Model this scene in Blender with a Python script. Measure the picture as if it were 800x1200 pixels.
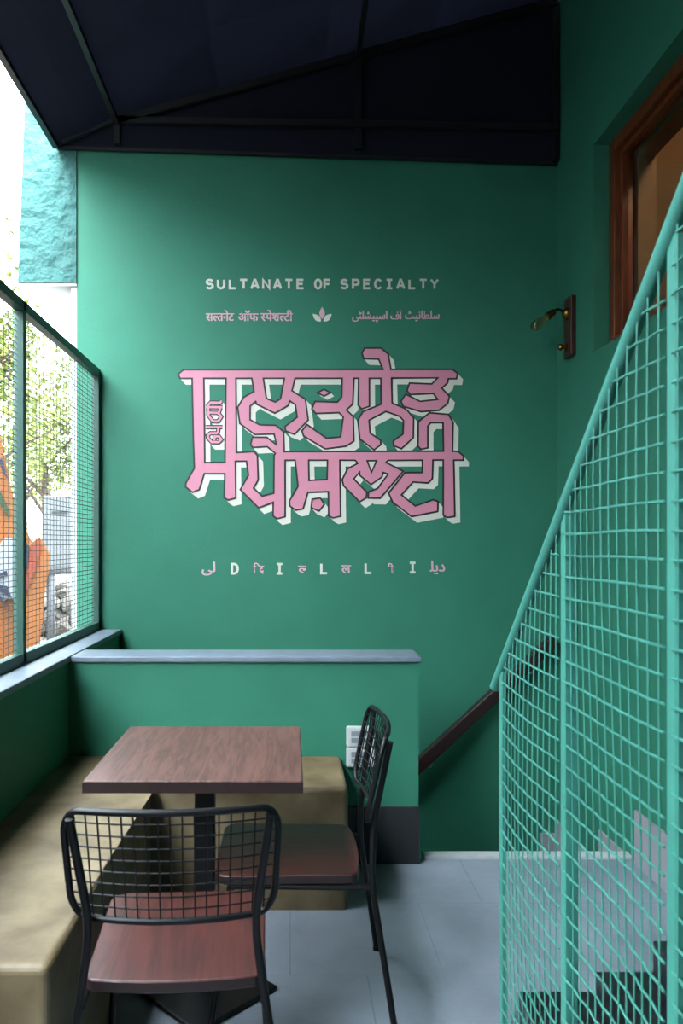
import bpy, bmesh, math, random
from mathutils import Vector, Matrix
from mathutils.geometry import tessellate_polygon, delaunay_2d_cdt
random.seed(7)
for o in list(bpy.data.objects):
    bpy.data.objects.remove(o, do_unlink=True)
SC = bpy.context.scene
COL = SC.collection
R = math.radians

# ------------------------------------------------------------------ camera, sky, sun, exposure
H, F, VX, VY = 1.41, 900.0, 340.0, 635.0          # eye height, focal length and vanishing point of the photo
cam = bpy.data.cameras.new('camera')
cam.sensor_width = 36; cam.lens = 36 * F / 1200
cam.shift_x = (400 - VX) / 1200; cam.shift_y = (VY - 600) / 1200
cam.clip_start = .05; cam.clip_end = 300
cam.dof.use_dof = True; cam.dof.focus_distance = 3.3; cam.dof.aperture_fstop = 5.6
co = bpy.data.objects.new('camera', cam); COL.objects.link(co)
co.location = (0, 0, H); co.rotation_euler = (R(90), 0, 0)
SC.camera = co

SKY = 1.9
w = bpy.data.worlds.new('sky'); SC.world = w; w.use_nodes = True
wb = w.node_tree.nodes['Background']
wb.inputs[0].default_value = (.78, .91, 1.0, 1)
wt = w.node_tree; wc = wt.nodes.new('ShaderNodeTexCoord'); wx = wt.nodes.new('ShaderNodeSeparateXYZ')
wt.links.new(wc.outputs['Generated'], wx.inputs[0])          # overcast sky: the zenith is brighter than the horizon
wm = wt.nodes.new('ShaderNodeMapRange'); wm.inputs['From Min'].default_value = 0; wm.inputs['From Max'].default_value = 1
wm.inputs['To Min'].default_value = SKY * .5; wm.inputs['To Max'].default_value = SKY * 1.8
wt.links.new(wx.outputs['Z'], wm.inputs['Value']); wt.links.new(wm.outputs[0], wb.inputs[1])
sl = bpy.data.lights.new('sun', 'SUN'); sl.energy = .8; sl.angle = R(1.5); sl.color = (1, .95, .85)
so = bpy.data.objects.new('sun', sl); COL.objects.link(so)
so.rotation_euler = Vector((-.72, -.12, -1.0)).to_track_quat('-Z', 'Y').to_euler()
so.location = (6, 8, 12)
vs = SC.view_settings
vs.view_transform = 'Standard'; vs.look = 'None'; vs.gamma = 1; vs.use_curve_mapping = False
vs.exposure = 4.05


def at(px, py, Y):
    return Vector(((px - VX) / F * Y, Y, H + (VY - py) / F * Y))


# ------------------------------------------------------------------ materials
ALB = .5                                        # all paints and woods a shade darker: keeps bounced light weak and dark corners deep
def lin(c):
    return tuple(ALB * (v / 255 / 12.92 if v <= 10 else ((v / 255 + .055) / 1.055) ** 2.4) for v in c)


def mat(name, rgb, rough=.5, metal=0, var=.0, scale=8, bump=0, bscale=60, spec=.5, rgb2=None, stretch=None, detail=6):
    m = bpy.data.materials.new(name); m.use_nodes = True
    nt = m.node_tree; p = nt.nodes['Principled BSDF']; L = nt.links
    c = lin(rgb)
    p.inputs['Roughness'].default_value = rough
    p.inputs['Metallic'].default_value = metal
    p.inputs['Specular IOR Level'].default_value = spec
    p.inputs['Base Color'].default_value = (*c, 1)
    tc = nt.nodes.new('ShaderNodeTexCoord')
    mp = nt.nodes.new('ShaderNodeMapping'); L.new(tc.outputs['Object'], mp.inputs[0])
    if stretch: mp.inputs['Scale'].default_value = stretch
    if var or rgb2:
        n = nt.nodes.new('ShaderNodeTexNoise'); n.inputs['Scale'].default_value = scale; n.inputs['Detail'].default_value = detail
        L.new(mp.outputs[0], n.inputs['Vector'])
        r = nt.nodes.new('ShaderNodeValToRGB'); L.new(n.outputs['Fac'], r.inputs[0])
        a, b = (c, lin(rgb2)) if rgb2 else (tuple(v * (1 - var) for v in c), tuple(min(1, v * (1 + var)) for v in c))
        r.color_ramp.elements[0].position = .32; r.color_ramp.elements[1].position = .68
        r.color_ramp.elements[0].color = (*a, 1); r.color_ramp.elements[1].color = (*b, 1)
        L.new(r.outputs[0], p.inputs['Base Color'])
    if bump:
        n2 = nt.nodes.new('ShaderNodeTexNoise'); n2.inputs['Scale'].default_value = bscale; n2.inputs['Detail'].default_value = 5
        L.new(tc.outputs['Object'], n2.inputs['Vector'])
        bp = nt.nodes.new('ShaderNodeBump'); bp.inputs['Strength'].default_value = bump; bp.inputs['Distance'].default_value = .01 if bump < .8 else .05
        L.new(n2.outputs['Fac'], bp.inputs['Height']); L.new(bp.outputs[0], p.inputs['Normal'])
    return m


def wood(name, dark, light, axis='Y', rough=.4, scale=1.0):
    m = bpy.data.materials.new(name); m.use_nodes = True
    nt = m.node_tree; p = nt.nodes['Principled BSDF']; L = nt.links
    tc = nt.nodes.new('ShaderNodeTexCoord'); mp = nt.nodes.new('ShaderNodeMapping')
    L.new(tc.outputs['Object'], mp.inputs[0])
    mp.inputs['Scale'].default_value = (14 * scale, 1.3 * scale, 14 * scale) if axis == 'Y' else (14 * scale, 14 * scale, 1.3 * scale)
    n = nt.nodes.new('ShaderNodeTexNoise'); n.inputs['Scale'].default_value = 1.6; n.inputs['Detail'].default_value = 3
    n.inputs['Distortion'].default_value = .6
    L.new(mp.outputs[0], n.inputs['Vector'])
    wv = nt.nodes.new('ShaderNodeMath'); wv.operation = 'MULTIPLY'; wv.inputs[1].default_value = 9
    L.new(n.outputs['Fac'], wv.inputs[0])
    fr = nt.nodes.new('ShaderNodeMath'); fr.operation = 'PINGPONG'; fr.inputs[1].default_value = 1
    L.new(wv.outputs[0], fr.inputs[0])
    n2 = nt.nodes.new('ShaderNodeTexNoise'); n2.inputs['Scale'].default_value = 9; n2.inputs['Detail'].default_value = 6
    L.new(mp.outputs[0], n2.inputs['Vector'])
    ad = nt.nodes.new('ShaderNodeMath'); ad.operation = 'MULTIPLY_ADD'; ad.inputs[1].default_value = .35
    L.new(fr.outputs[0], ad.inputs[0])
    sc2 = nt.nodes.new('ShaderNodeMath'); sc2.operation = 'MULTIPLY'; sc2.inputs[1].default_value = .65
    L.new(n2.outputs['Fac'], sc2.inputs[0]); L.new(sc2.outputs[0], ad.inputs[2])
    r = nt.nodes.new('ShaderNodeValToRGB'); L.new(ad.outputs[0], r.inputs[0])
    r.color_ramp.elements[0].color = (*lin(dark), 1); r.color_ramp.elements[0].position = .2
    r.color_ramp.elements[1].color = (*lin(light), 1); r.color_ramp.elements[1].position = .8
    L.new(r.outputs[0], p.inputs['Base Color'])
    p.inputs['Roughness'].default_value = rough
    return m


def tile_mat(name, rgb, mortar, size, rough=.45):
    m = mat(name, rgb, rough, var=.24, scale=2.6, bump=.15, bscale=40)
    nt = m.node_tree; L = nt.links; p = nt.nodes['Principled BSDF']
    src = p.inputs['Base Color'].links[0].from_socket
    tc = nt.nodes.new('ShaderNodeTexCoord'); bk = nt.nodes.new('ShaderNodeTexBrick')
    L.new(tc.outputs['Object'], bk.inputs['Vector'])
    bk.offset = 0.5; bk.inputs['Scale'].default_value = 1
    bk.inputs['Brick Width'].default_value = size; bk.inputs['Row Height'].default_value = size
    bk.inputs['Mortar Size'].default_value = .0022; bk.inputs['Mortar Smooth'].default_value = .3
    mx = nt.nodes.new('ShaderNodeMix'); mx.data_type = 'RGBA'
    L.new(bk.outputs['Fac'], mx.inputs['Factor']); L.new(src, mx.inputs['A']); mx.inputs['B'].default_value = (*lin(mortar), 1)
    L.new(mx.outputs['Result'], p.inputs['Base Color'])
    return m


GREEN = (62, 142, 114)
M = {}
M['wall'] = mat('green_wall_paint', GREEN, .6, spec=.22, var=.05, scale=3, bump=.12, bscale=45)
M['plaster'] = mat('turquoise_rough_plaster', (56, 118, 112), .8, var=.16, scale=5, bump=.9, bscale=11)
M['white_plaster'] = mat('white_plaster', (226, 226, 224), .8, var=.04, bump=.2)
M['stone'] = mat('grey_stone_slab', (132, 146, 160), .5, var=.12, scale=9, bump=.08)
M['marble'] = mat('pale_marble_nosing', (226, 228, 230), .45, var=.1, scale=12)
M['floor'] = tile_mat('slate_tile', (162, 169, 182), (136, 143, 156), .5)
M['skirt'] = mat('dark_grey_skirting_tile', (46, 48, 50), .5, var=.15)
M['skirt_pale'] = mat('pale_pinkish_skirting_tile', (186, 178, 186), .5, var=.08)
M['granite'] = mat('black_granite', (24, 24, 28), .3, rgb2=(58, 56, 62), scale=40)
M['concrete'] = mat('ochre_concrete', (112, 90, 56), .6, rgb2=(170, 148, 112), scale=5.5, bump=.25, bscale=14)
M['canvas'] = mat('navy_black_canvas', (18, 21, 43), .85, var=.15, scale=3, bump=.1, bscale=20, spec=.3)
M['frame_black'] = mat('black_awning_tube', (17, 18, 24), .5)
M['mint'] = mat('mint_green_metal_paint', (90, 180, 161), .38, var=.06, scale=14)
M['teal_metal'] = mat('dusty_green_metal_paint', (44, 98, 82), .5, var=.08, scale=14)
M['wire'] = mat('grey_green_wire', (62, 66, 62), .5, metal=.2)
M['black_metal'] = mat('black_powder_coat', (13, 12, 14), .42, spec=.3)
M['table_wood'] = wood('brown_laminate_wood', (76, 44, 38), (142, 96, 86), rough=.42)
M['table_edge'] = wood('dark_brown_wood_edge', (30, 15, 12), (54, 28, 24), rough=.45)
M['seat_wood'] = wood('reddish_brown_wood', (60, 25, 21), (108, 50, 43), rough=.45)
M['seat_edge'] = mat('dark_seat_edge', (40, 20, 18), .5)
M['rail_wood'] = wood('dark_handrail_wood', (34, 18, 18), (64, 36, 32), 'Y', .32)
M['frame_wood'] = wood('varnished_red_brown_wood', (88, 38, 14), (150, 74, 34), 'Z', .35)
M['plate_wood'] = wood('mahogany_wood', (52, 20, 14), (88, 38, 26), 'Z', .4)
M['amber'] = gl2 = bpy.data.materials.new('amber_glass'); gl2.use_nodes = True
_p = gl2.node_tree.nodes['Principled BSDF']; _p.inputs['Transmission Weight'].default_value = 1; _p.inputs['Roughness'].default_value = 0
_p.inputs['Base Color'].default_value = (.9, .62, .3, 1)
M['blocker'] = mat('blocker_grey', (62, 64, 68), .5, var=.15)  # dark grey of the unseen walls added to hold back daylight
M['brass'] = mat('aged_brass', (176, 132, 66), .3, metal=1)
M['white_plastic'] = mat('white_plastic', (222, 224, 222), .4)
M['grey_plastic'] = mat('grey_plastic', (150, 158, 164), .35)
M['white_metal'] = mat('white_bracket_metal', (200, 205, 208), .4)
M['pink'] = mat('pink_paint', (244, 154, 178), .6)
M['pink_small'] = mat('soft_pink_paint', (252, 198, 208), .6)
M['cream'] = mat('cream_paint', (252, 248, 230), .6)
M['outline'] = mat('black_outline_paint', (30, 18, 22), .6)
M['orange'] = mat('orange_paint', (146, 80, 8), .5, var=.12, scale=3)
M['orange_red'] = mat('red_orange_paint', (138, 48, 10), .5, var=.1, scale=4)
M['white_paint'] = mat('white_paint', (150, 150, 158), .5)
M['blue'] = mat('blue_paint', (14, 20, 50), .5)
M['green_paint'] = mat('leaf_green_paint', (14, 56, 16), .5)
M['grey_box'] = mat('pale_grey_enamel', (106, 108, 110), .5, var=.05)
M['dark'] = mat('dark_slot', (40, 40, 44), .6)
M['ground'] = mat('pale_dusty_ground', (128, 118, 106), .9, var=.2, scale=2, bump=.5, bscale=6)
M['rubble'] = mat('grey_rubble', (84, 76, 68), .9, var=.3, scale=6, bump=.6, bscale=10)
M['leaf'] = mat('yellow_green_leaf', (92, 112, 20), .5, rgb2=(142, 150, 44), scale=1.2)
M['bark'] = mat('grey_brown_bark', (96, 80, 64), .9, var=.25, scale=14, bump=.6)
M['tan'] = mat('tan_brown_wall', (150, 112, 70), .7, var=.12, scale=3)
gl = bpy.data.materials.new('clear_glass'); gl.use_nodes = True
gp = gl.node_tree.nodes['Principled BSDF']
gp.inputs['Transmission Weight'].default_value = 1; gp.inputs['Roughness'].default_value = .0
gp.inputs['IOR'].default_value = 1.45
M['glass'] = gl
fl = mat('filament_metal', (200, 120, 50), .4, metal=1); M['filament'] = fl


# ------------------------------------------------------------------ mesh helpers
def obj(name, bm, m, parent=None, smooth=False, loc=None):
    me = bpy.data.meshes.new(name)
    bmesh.ops.recalc_face_normals(bm, faces=bm.faces[:])
    bm.to_mesh(me); bm.free()
    for mm in (m if isinstance(m, (list, tuple)) else [m]): me.materials.append(mm)
    if smooth:
        for p in me.polygons: p.use_smooth = True
        try: me.set_sharp_from_angle(angle=R(40))
        except Exception: pass
    o = bpy.data.objects.new(name, me); COL.objects.link(o)
    if parent: o.parent = parent
    if loc: o.location = loc
    return o


def empty(name, loc=(0, 0, 0), rz=0):
    o = bpy.data.objects.new(name, None); COL.objects.link(o)
    o.location = loc; o.rotation_euler = (0, 0, rz); o.empty_display_size = .1
    return o


def tag(o, label=None, cat=None, group=None, kind=None):
    if label: o['label'] = label
    if cat: o['category'] = cat
    if group: o['group'] = group
    if kind: o['kind'] = kind
    return o


def box(bm, x0, x1, y0, y1, z0, z1, bev=0, seg=2):
    r = bmesh.ops.create_cube(bm, size=1)
    vs_ = r['verts']
    for v in vs_:
        v.co = Vector(((x0 + x1) / 2 + v.co.x * (x1 - x0), (y0 + y1) / 2 + v.co.y * (y1 - y0), (z0 + z1) / 2 + v.co.z * (z1 - z0)))
    if bev:
        es = list({e for v in vs_ for e in v.link_edges})
        bmesh.ops.bevel(bm, geom=es, offset=bev, segments=seg, affect='EDGES', profile=.5)
    return bm


def mkbox(*a, **k):
    return box(bmesh.new(), *a, **k)


def fillet(pts, r, n=5, closed=False):
    pts = [Vector(p) for p in pts]; out = []
    N = len(pts)
    for i, p in enumerate(pts):
        if not closed and i in (0, N - 1): out.append(p); continue
        a = pts[(i - 1) % N] - p; b = pts[(i + 1) % N] - p
        rr = min(r, a.length * .48, b.length * .48)
        s = p + a.normalized() * rr; e = p + b.normalized() * rr
        for k in range(n + 1):
            t = k / n
            out.append(s * (1 - t) ** 2 + p * 2 * t * (1 - t) + e * t * t)
    return out


def tube(bm, pts, r, seg=8, closed=False, radii=None):
    pts = [Vector(p) for p in pts]; N = len(pts)
    up = None; rings = []
    for i, p in enumerate(pts):
        if closed: t = (pts[(i + 1) % N] - pts[i - 1]).normalized()
        elif i == 0: t = (pts[1] - p).normalized()
        elif i == N - 1: t = (p - pts[i - 1]).normalized()
        else: t = ((pts[i + 1] - p).normalized() + (p - pts[i - 1]).normalized()).normalized()
        if up is None:
            up = Vector((0, 0, 1)) if abs(t.z) < .9 else Vector((0, 1, 0))
        u = (up - t * up.dot(t)).normalized(); up = u; v = t.cross(u)
        rr = radii[i] if radii else r
        rings.append([bm.verts.new(p + (u * math.cos(a) + v * math.sin(a)) * rr) for a in [2 * math.pi * k / seg for k in range(seg)]])
    for i in range(N if closed else N - 1):
        A, B_ = rings[i], rings[(i + 1) % N]
        for k in range(seg):
            bm.faces.new((A[k], A[(k + 1) % seg], B_[(k + 1) % seg], B_[k]))
    if not closed:
        bm.faces.new(rings[0][::-1]); bm.faces.new(rings[-1])
    return bm


def bar(bm, a, b, wx, wz, up=(0, 0, 1)):
    """rectangular bar from a to b: wx across, wz along up"""
    a, b = Vector(a), Vector(b); t = (b - a).normalized(); up = Vector(up)
    u = (up - t * up.dot(t)).normalized(); v = t.cross(u)
    q = [[bm.verts.new(p + v * sx * wx / 2 + u * sz * wz / 2) for sx, sz in ((-1, -1), (1, -1), (1, 1), (-1, 1))] for p in (a, b)]
    for k in range(4): bm.faces.new((q[0][k], q[0][(k + 1) % 4], q[1][(k + 1) % 4], q[1][k]))
    bm.faces.new(q[0][::-1]); bm.faces.new(q[1])
    return bm


def prism(bm, poly, f0, f1):
    """poly: 2D points; f0, f1 map a 2D point to the two 3D ends"""
    A = [bm.verts.new(f0(p)) for p in poly]; B_ = [bm.verts.new(f1(p)) for p in poly]
    n = len(poly)
    tris = tessellate_polygon([[Vector((p[0], p[1], 0)) for p in poly]])
    for t in tris:
        bm.faces.new([A[i] for i in t]); bm.faces.new([B_[i] for i in reversed(t)])
    for i in range(n): bm.faces.new((A[i], A[(i + 1) % n], B_[(i + 1) % n], B_[i]))
    return bm


def lathe(bm, prof, base, axis, seg=16):
    axis = Vector(axis).normalized(); base = Vector(base)
    u = axis.orthogonal().normalized(); v = axis.cross(u)
    rings = []
    for r, h in prof:
        rings.append([bm.verts.new(base + axis * h + (u * math.cos(a) + v * math.sin(a)) * max(r, 1e-4)) for a in [2 * math.pi * k / seg for k in range(seg)]])
    for A, B_ in zip(rings, rings[1:]):
        for k in range(seg): bm.faces.new((A[k], A[(k + 1) % seg], B_[(k + 1) % seg], B_[k]))
    bm.faces.new(rings[0][::-1]); bm.faces.new(rings[-1])
    return bm


def struct(name, bm, m, **k):
    return tag(obj(name, bm, m, **k), kind='structure')


# ------------------------------------------------------------------ the setting
XL, XR, YB, YP = -.973, 1.52, 4.38, 3.37       # parapet face, right wall, back wall, partition face
YE = 3.42                                      # far edge of the floor
YN = -2.6
struct('floor', mkbox(-1.2, XR + .25, YN, YE, -2.4, 0), M['floor'])
b = mkbox(-1.217, XR + .25, YB, YB + .22, -2.2, 5.2)
struct('wall_back', b, M['wall'])
b = bmesh.new()
W0, W1, WZ0, WZ1 = 1.9, 3.85, 2.36, 3.40        # window opening in the right wall
box(b, XR, XR + .25, YN, W0, -2.2, 5.2); box(b, XR, XR + .25, W1, YB, -2.2, 5.2)
box(b, XR, XR + .25, W0, W1, -2.2, WZ0); box(b, XR, XR + .25, W0, W1, WZ1, 5.2)
struct('wall_right', b, M['wall'])
struct('wall_blocker_front', mkbox(-1.2, XR + .25, YN - .2, YN, -.25, 5.2), M['blocker'])  # unseen, added behind the camera and kept dark to cut bounced light
struct('wall_left', mkbox(-1.2, XL, YN, YB, -2.2, .885), M['wall'])
struct('trim_1', mkbox(-1.23, XL + .012, YN, YB, .885, .912, bev=.004), M['stone'])
PX1 = .562
struct('wall_partition', mkbox(XL, PX1, YP, YP + .19, -2.2, .882), M['wall'])
struct('trim_2', mkbox(XL + .012, PX1 + .012, YP - .014, YP + .205, .882, .909, bev=.006), M['stone'])
struct('baseboard_partition', mkbox(.222, PX1 + .004, YP - .01, YP, 0, .25, bev=.002), M['skirt'])
struct('trim_3', mkbox(PX1 + .03, XR, YE - .01, YE + .05, -.03, .014, bev=.004), M['marble'])
struct('baseboard_right', mkbox(XR - .012, XR, 2.2, YP, 0, .235, bev=.002), M['skirt_pale'])
b = bmesh.new()                                 # steps going down beyond the floor edge, then left along the back wall
ZS = -.19
box(b, .95, XR, YE, 3.76, ZS - 2, ZS); box(b, .95, XR, 3.76, YB, ZS - 2, 2 * ZS)
for k in range(9):
    box(b, .95 - .25 * (k + 1), .95 - .25 * k, YP + .19, YB, -2.3, 2 * ZS - .175 * (k + 1))
struct('floor_stairs', b, M['granite'])
b = mkbox(XR - .012, XR, YE + .045, 3.76, ZS, .0); box(b, XR - .012, XR, 3.76, YB, 2 * ZS, -.17)
struct('baseboard_stairs', b, M['skirt_pale'])
struct('baseboard_back', mkbox(1.42, XR - .012, YB - .012, YB, 2 * ZS, -.25), M['skirt_pale'])
# steps up to the right, behind the mesh railing
b = mkbox(.66, XR, 1.96, 2.24, 0, .10, bev=.004); box(b, .86, XR, 1.70, 2.165, 0, .20, bev=.004)
box(b, 1.0, XR, 1.6, 2.12, 0, .31, bev=.004)
for k in range(6):
    box(b, .66, XR, 1.70 - .26 * (k + 1), 1.70 - .26 * k, .18 * k, .30 + .19 * k, bev=.004)
struct('floor_upper_stairs', b, M['granite'])
# projecting block and its white underside outside, left end of the back wall
b = bmesh.new()
q = [(-1.217, YB - .012), (-1.55, YB - .012), (-1.57, 5.7), (-1.217, 5.7)]
top = [(-1.217, YB - .012), (-1.46, YB - .012), (-1.48, 5.7), (-1.217, 5.7)]
A = [b.verts.new((x, y, 2.885)) for x, y in q]; T = [b.verts.new((x, y, 5.2)) for x, y in top]
for k in range(4): b.faces.new((A[k], A[(k + 1) % 4], T[(k + 1) % 4], T[k]))
b.faces.new(A); b.faces.new(T)
struct('wall_block', b, M['plaster'])
struct('ceiling_block', mkbox(-1.55, -1.217, YB - .005, 5.7, 2.868, 2.885), M['white_plaster'])
struct('trim_4', mkbox(-1.252, -1.217, YB + .01, YB + .2, .6, 2.868), M['white_plaster'])
struct('wall_blocker_side', mkbox(-1.2, XL, YN, -.35, .912, 3.55), M['blocker'])  # added out of view to close off daylight beside the camera
b = mkbox(-6.5, -3.4, 2.7, 8.4, -.08, 6.5); box(b, -6.5, -3.4, .2, 2.7, -.08, 4.3)
struct('wall_blocker_tall', b, M['blocker'])  # unseen blocks added outside the left opening to shape the daylight
struct('wall_blocker_low', mkbox(-4.2, -4.0, -9, .2, -.08, 3.3), M['blocker'])  # unseen, added to block low daylight from the front left
struct('ground', mkbox(-60, -1.23, -10, 90, -.3, -.08), M['ground'])

# window in the right wall
win = tag(empty('window_1', (1.62, (W0 + W1) / 2, WZ0)), kind='structure')
def wpart(name, bm, m, smooth=False):
    o = obj(name, bm, m, win, smooth); o.matrix_parent_inverse = Matrix.Translation(win.location).inverted(); return o
b = bmesh.new()
FX0, FX1 = 1.595, 1.70
for (y0, y1, z0, z1) in ((W1 - .062, W1, WZ0, WZ1), (W0, W0 + .062, WZ0, WZ1), (W0 + .062, W1 - .062, WZ0, WZ0 + .062), (W0 + .062, W1 - .062, WZ1 - .062, WZ1)):
    box(b, FX0, FX1, y0, y1, z0, z1, bev=.005)
wpart('window_frame', b, M['frame_wood'])
b = bmesh.new()
for (y0, y1, z0, z1) in ((W1 - .09, W1 - .062, WZ0 + .062, WZ1 - .062), (W0 + .062, W0 + .09, WZ0 + .062, WZ1 - .062), (W0 + .09, W1 - .09, WZ0 + .062, WZ0 + .09), (W0 + .09, W1 - .09, WZ1 - .09, WZ1 - .062)):
    box(b, FX0 + .03, FX1 - .02, y0, y1, z0, z1, bev=.003)
wpart('window_sash', b, M['frame_wood'])
b = mkbox(1.70, 1.79, W1 - .1, W1 - .001, WZ0, WZ1)
box(b, 1.70, 1.79, W0, W1, WZ1 - .1, WZ1 - .001)
wpart('window_lining', b, M['tan'])
wpart('window_pane', mkbox(1.652, 1.656, W0 + .09, W1 - .09, WZ0 + .09, WZ1 - .09), M['glass'])
# the room behind the window
b = mkbox(2.75, 2.85, .6, 4.6, 1.9, 4.6); box(b, XR + .25, 2.75, 4.5, 4.6, 1.9, 4.6); box(b, XR + .25, 2.75, .5, .6, 1.9, 4.6)
struct('wall_inner_room', b, M['tan'])
struct('ceiling_inner_room', mkbox(XR + .25, 2.85, .5, 4.6, 4.2, 4.3), M['tan'])
struct('floor_inner_room', mkbox(XR + .25, 2.85, .5, 4.6, 1.8, 1.9), M['tan'])
struct('trim_5', mkbox(2.735, 2.75, .6, 4.5, 3.52, 3.532), M['white_plastic'])
struct('trim_6', mkbox(2.742, 2.75, .6, 4.5, 3.02, 3.026), M['dark'])
il = bpy.data.lights.new('room_lamp', 'POINT'); il.energy = 5; il.color = (1, .72, .42); il.shadow_soft_size = .15
io = bpy.data.objects.new('room_lamp', il); COL.objects.link(io); io.location = (2.2, 2.6, 4.0)

# ------------------------------------------------------------------ awning
aw = tag(empty('awning', (0, 0, 0)), 'dark navy canvas awning on black tube frame above the seating corner', 'awning')
YA = 4.33
def slope(x):
    return 3.646 + (x + 1.325) * .345 if x < -.975 else 3.79 + (x + .975) * (4.47 - 3.79) / (1.50 + .975)
YF = YN + .02
b = bmesh.new()
xs = [-1.325, -1.15, -.975, -.4, .2, .8, XR - .0015]; ys = [YB - .0015 - (YB - .0015 - YF) * k / 12 for k in range(13)]
g = [[b.verts.new((x, y, slope(x))) for x in xs] for y in ys]
for i in range(12):
    for j in range(6): b.faces.new((g[i][j], g[i][j + 1], g[i + 1][j + 1], g[i + 1][j]))
bmesh.ops.solidify(b, geom=b.faces[:], thickness=.006)
obj('canvas', b, M['canvas'], aw)
b = bmesh.new()
prism(b, [(-1.325, 3.646), (1.51, 3.555), (1.51, 4.47), (-.975, 3.785)], lambda p: Vector((p[0], YA + .02, p[1])), lambda p: Vector((p[0], YA + .026, p[1])))
obj('end_panel', b, M['canvas'], aw)
obj('rafter', bar(bmesh.new(), (-.975, YA - .02, 3.77), (1.5, YA - .02, 4.445), .03, .04), M['frame_black'], aw)
obj('tie_bar', bar(bmesh.new(), (-1.28, YA - .02, 3.80 - .14), (-.975, YA - .02, 3.785 - .005), .025, .03), M['frame_black'], aw)
obj('tie_bar', bar(bmesh.new(), (-.975, YA - .02, 3.775), (1.5, YA - .02, 3.735), .03, .035), M['frame_black'], aw)
obj('strut', bar(bmesh.new(), (.38, YA - .005, 3.62), (.38, YA - .005, 4.13), .04, .03, (0, 1, 0)), M['frame_black'], aw)
obj('strut', bar(bmesh.new(), (-.975, YA - .005, 3.65), (-.975, YA - .005, 3.78), .03, .03, (0, 1, 0)), M['frame_black'], aw)
for x in (-.975, .38):
    obj('purlin', bar(bmesh.new(), (x, YA - .02, slope(x) - .025), (x, YF, slope(x) - .025), .028, .03), M['frame_black'], aw)
obj('eave_bar', bar(bmesh.new(), (-1.32, YA, 3.64), (-1.32, YF, 3.64), .03, .03), M['frame_black'], aw)
obj('hem', bar(bmesh.new(), (-1.32, YA + .02, 3.642), (1.51, YA + .02, 3.552), .02, .016), M['frame_black'], aw)
obj('gable_trim', bar(bmesh.new(), (1.495, YA + .0, 3.555), (1.495, YA + .0, 4.46), .03, .03, (0, 1, 0)), M['frame_black'], aw)

# ------------------------------------------------------------------ mesh screen on the parapet
XS, SZ0, SZ1 = -1.1, .912, 2.385
sc_ = tag(empty('mesh_screen', (XS, 2.2, SZ0)), 'dusty green framed wire mesh screen standing on the left parapet', 'screen')
def spart(name, bm, m, smooth=False):
    o = obj(name, bm, m, sc_, smooth); o.matrix_parent_inverse = Matrix.Translation(sc_.location).inverted(); return o
t = .02
posts = [YB - .025, 3.13, 1.9, .75, -.31]
for y in posts:
    spart('post', mkbox(XS - t, XS + t, y - t, y + t, SZ0, SZ1, bev=.002), M['teal_metal'])
spart('rail', mkbox(XS - t, XS + t, -.33, YB - .005, SZ1 - .035, SZ1 + .005, bev=.002), M['teal_metal'])
spart('rail', mkbox(XS - t, XS + t, -.33, YB - .005, SZ0, SZ0 + .045, bev=.002), M['teal_metal'])
for a_, c_ in zip(posts[1:], posts):
    b = bmesh.new(); y = a_ + .03
    near = c_ > 2
    while y < c_ - .02:
        tube(b, [(XS - .012, y, SZ0 + .04), (XS - .012, y, SZ1 - .03)], .0017, 5); y += .05 if near else .1
    z = SZ0 + .06
    while z < SZ1 - .04:
        tube(b, [(XS - .0095, a_ + .015, z), (XS - .0095, c_ - .015, z)], .0015, 5); z += .0235 if near else .047
    spart('wire_mesh', b, M['wire'], True)

# ------------------------------------------------------------------ stair railing on the right
XG = .61
rl = tag(empty('stair_railing', (XG, 1.7, 0)), 'mint green stair railing with wire mesh infill and sloping tube handrail', 'railing')
def rpart(name, bm, m, smooth=False):
    o = obj(name, bm, m, rl, smooth); o.matrix_parent_inverse = Matrix.Translation(rl.location).inverted(); return o
def rz(y): return .977 + (2.29 - y) * .878
rpart('handrail', tube(bmesh.new(), [(XG, 2.29, rz(2.29)), (XG, .75, rz(.75))], .0155, 14), M['mint'], True)
def flat(y, w_): return mkbox(XG + .004, XG + .010, y - w_, y + w_, 0, rz(y) - .015, bev=.001)
rpart('post', mkbox(XG - .006, XG + .008, 2.195, 2.225, 0, rz(2.21) - .012, bev=.002), M['mint'])
for y in (1.715, 1.228, .78):
    rpart('post', mkbox(XG - .002, XG + .028, y - .015, y + .015, 0, rz(y) - .01, bev=.003), M['mint'])
for y0, y1 in ((1.735, 2.195), (1.248, 1.695), (.80, 1.208)):
    b = bmesh.new(); n = int((y1 - y0) / .036)
    bow = lambda y, z: .010 * math.sin(math.pi * (y - y0) / (y1 - y0)) * math.sin(z * 3.1 + y0 * 5)
    for k in range(n + 1):
        y = y0 + (y1 - y0) * (k + .3) / (n + .6)
        zt = rz(y) - .03; zz = [.02 + (zt - .02) * i / 16 for i in range(17)]
        tube(b, [(XG - .006 + bow(y, z), y, z) for z in zz], .0018, 6)
    z = .03
    while z < rz(y0) - .04:
        ye = min(y1 + .02, 2.29 - (z + .03 - .977) / .878)
        if ye > y0 + .02:
            pz = []; st = (y1 - y0) / (n + .6); row = round(z / .0466)
            for i in range(-2, 2 * n + 3):                     # crimped wire: in front of one upright wire, behind the next
                yy = y0 + st * (.3 + i / 2)
                if not y0 - .021 < yy < ye: continue
                cx_ = (.0016 if (i // 2 + row) % 2 else -.0016) if i % 2 == 0 else 0
                pz.append((XG - .006 + cx_ + bow(yy, z), yy, z + .0015 * math.sin((yy - y0) * 13 + z * 9)))
            if len(pz) > 1: tube(b, pz, .0025, 6)
        z += .0466
    rpart('wire_mesh', b, M['mint'], True)

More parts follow.
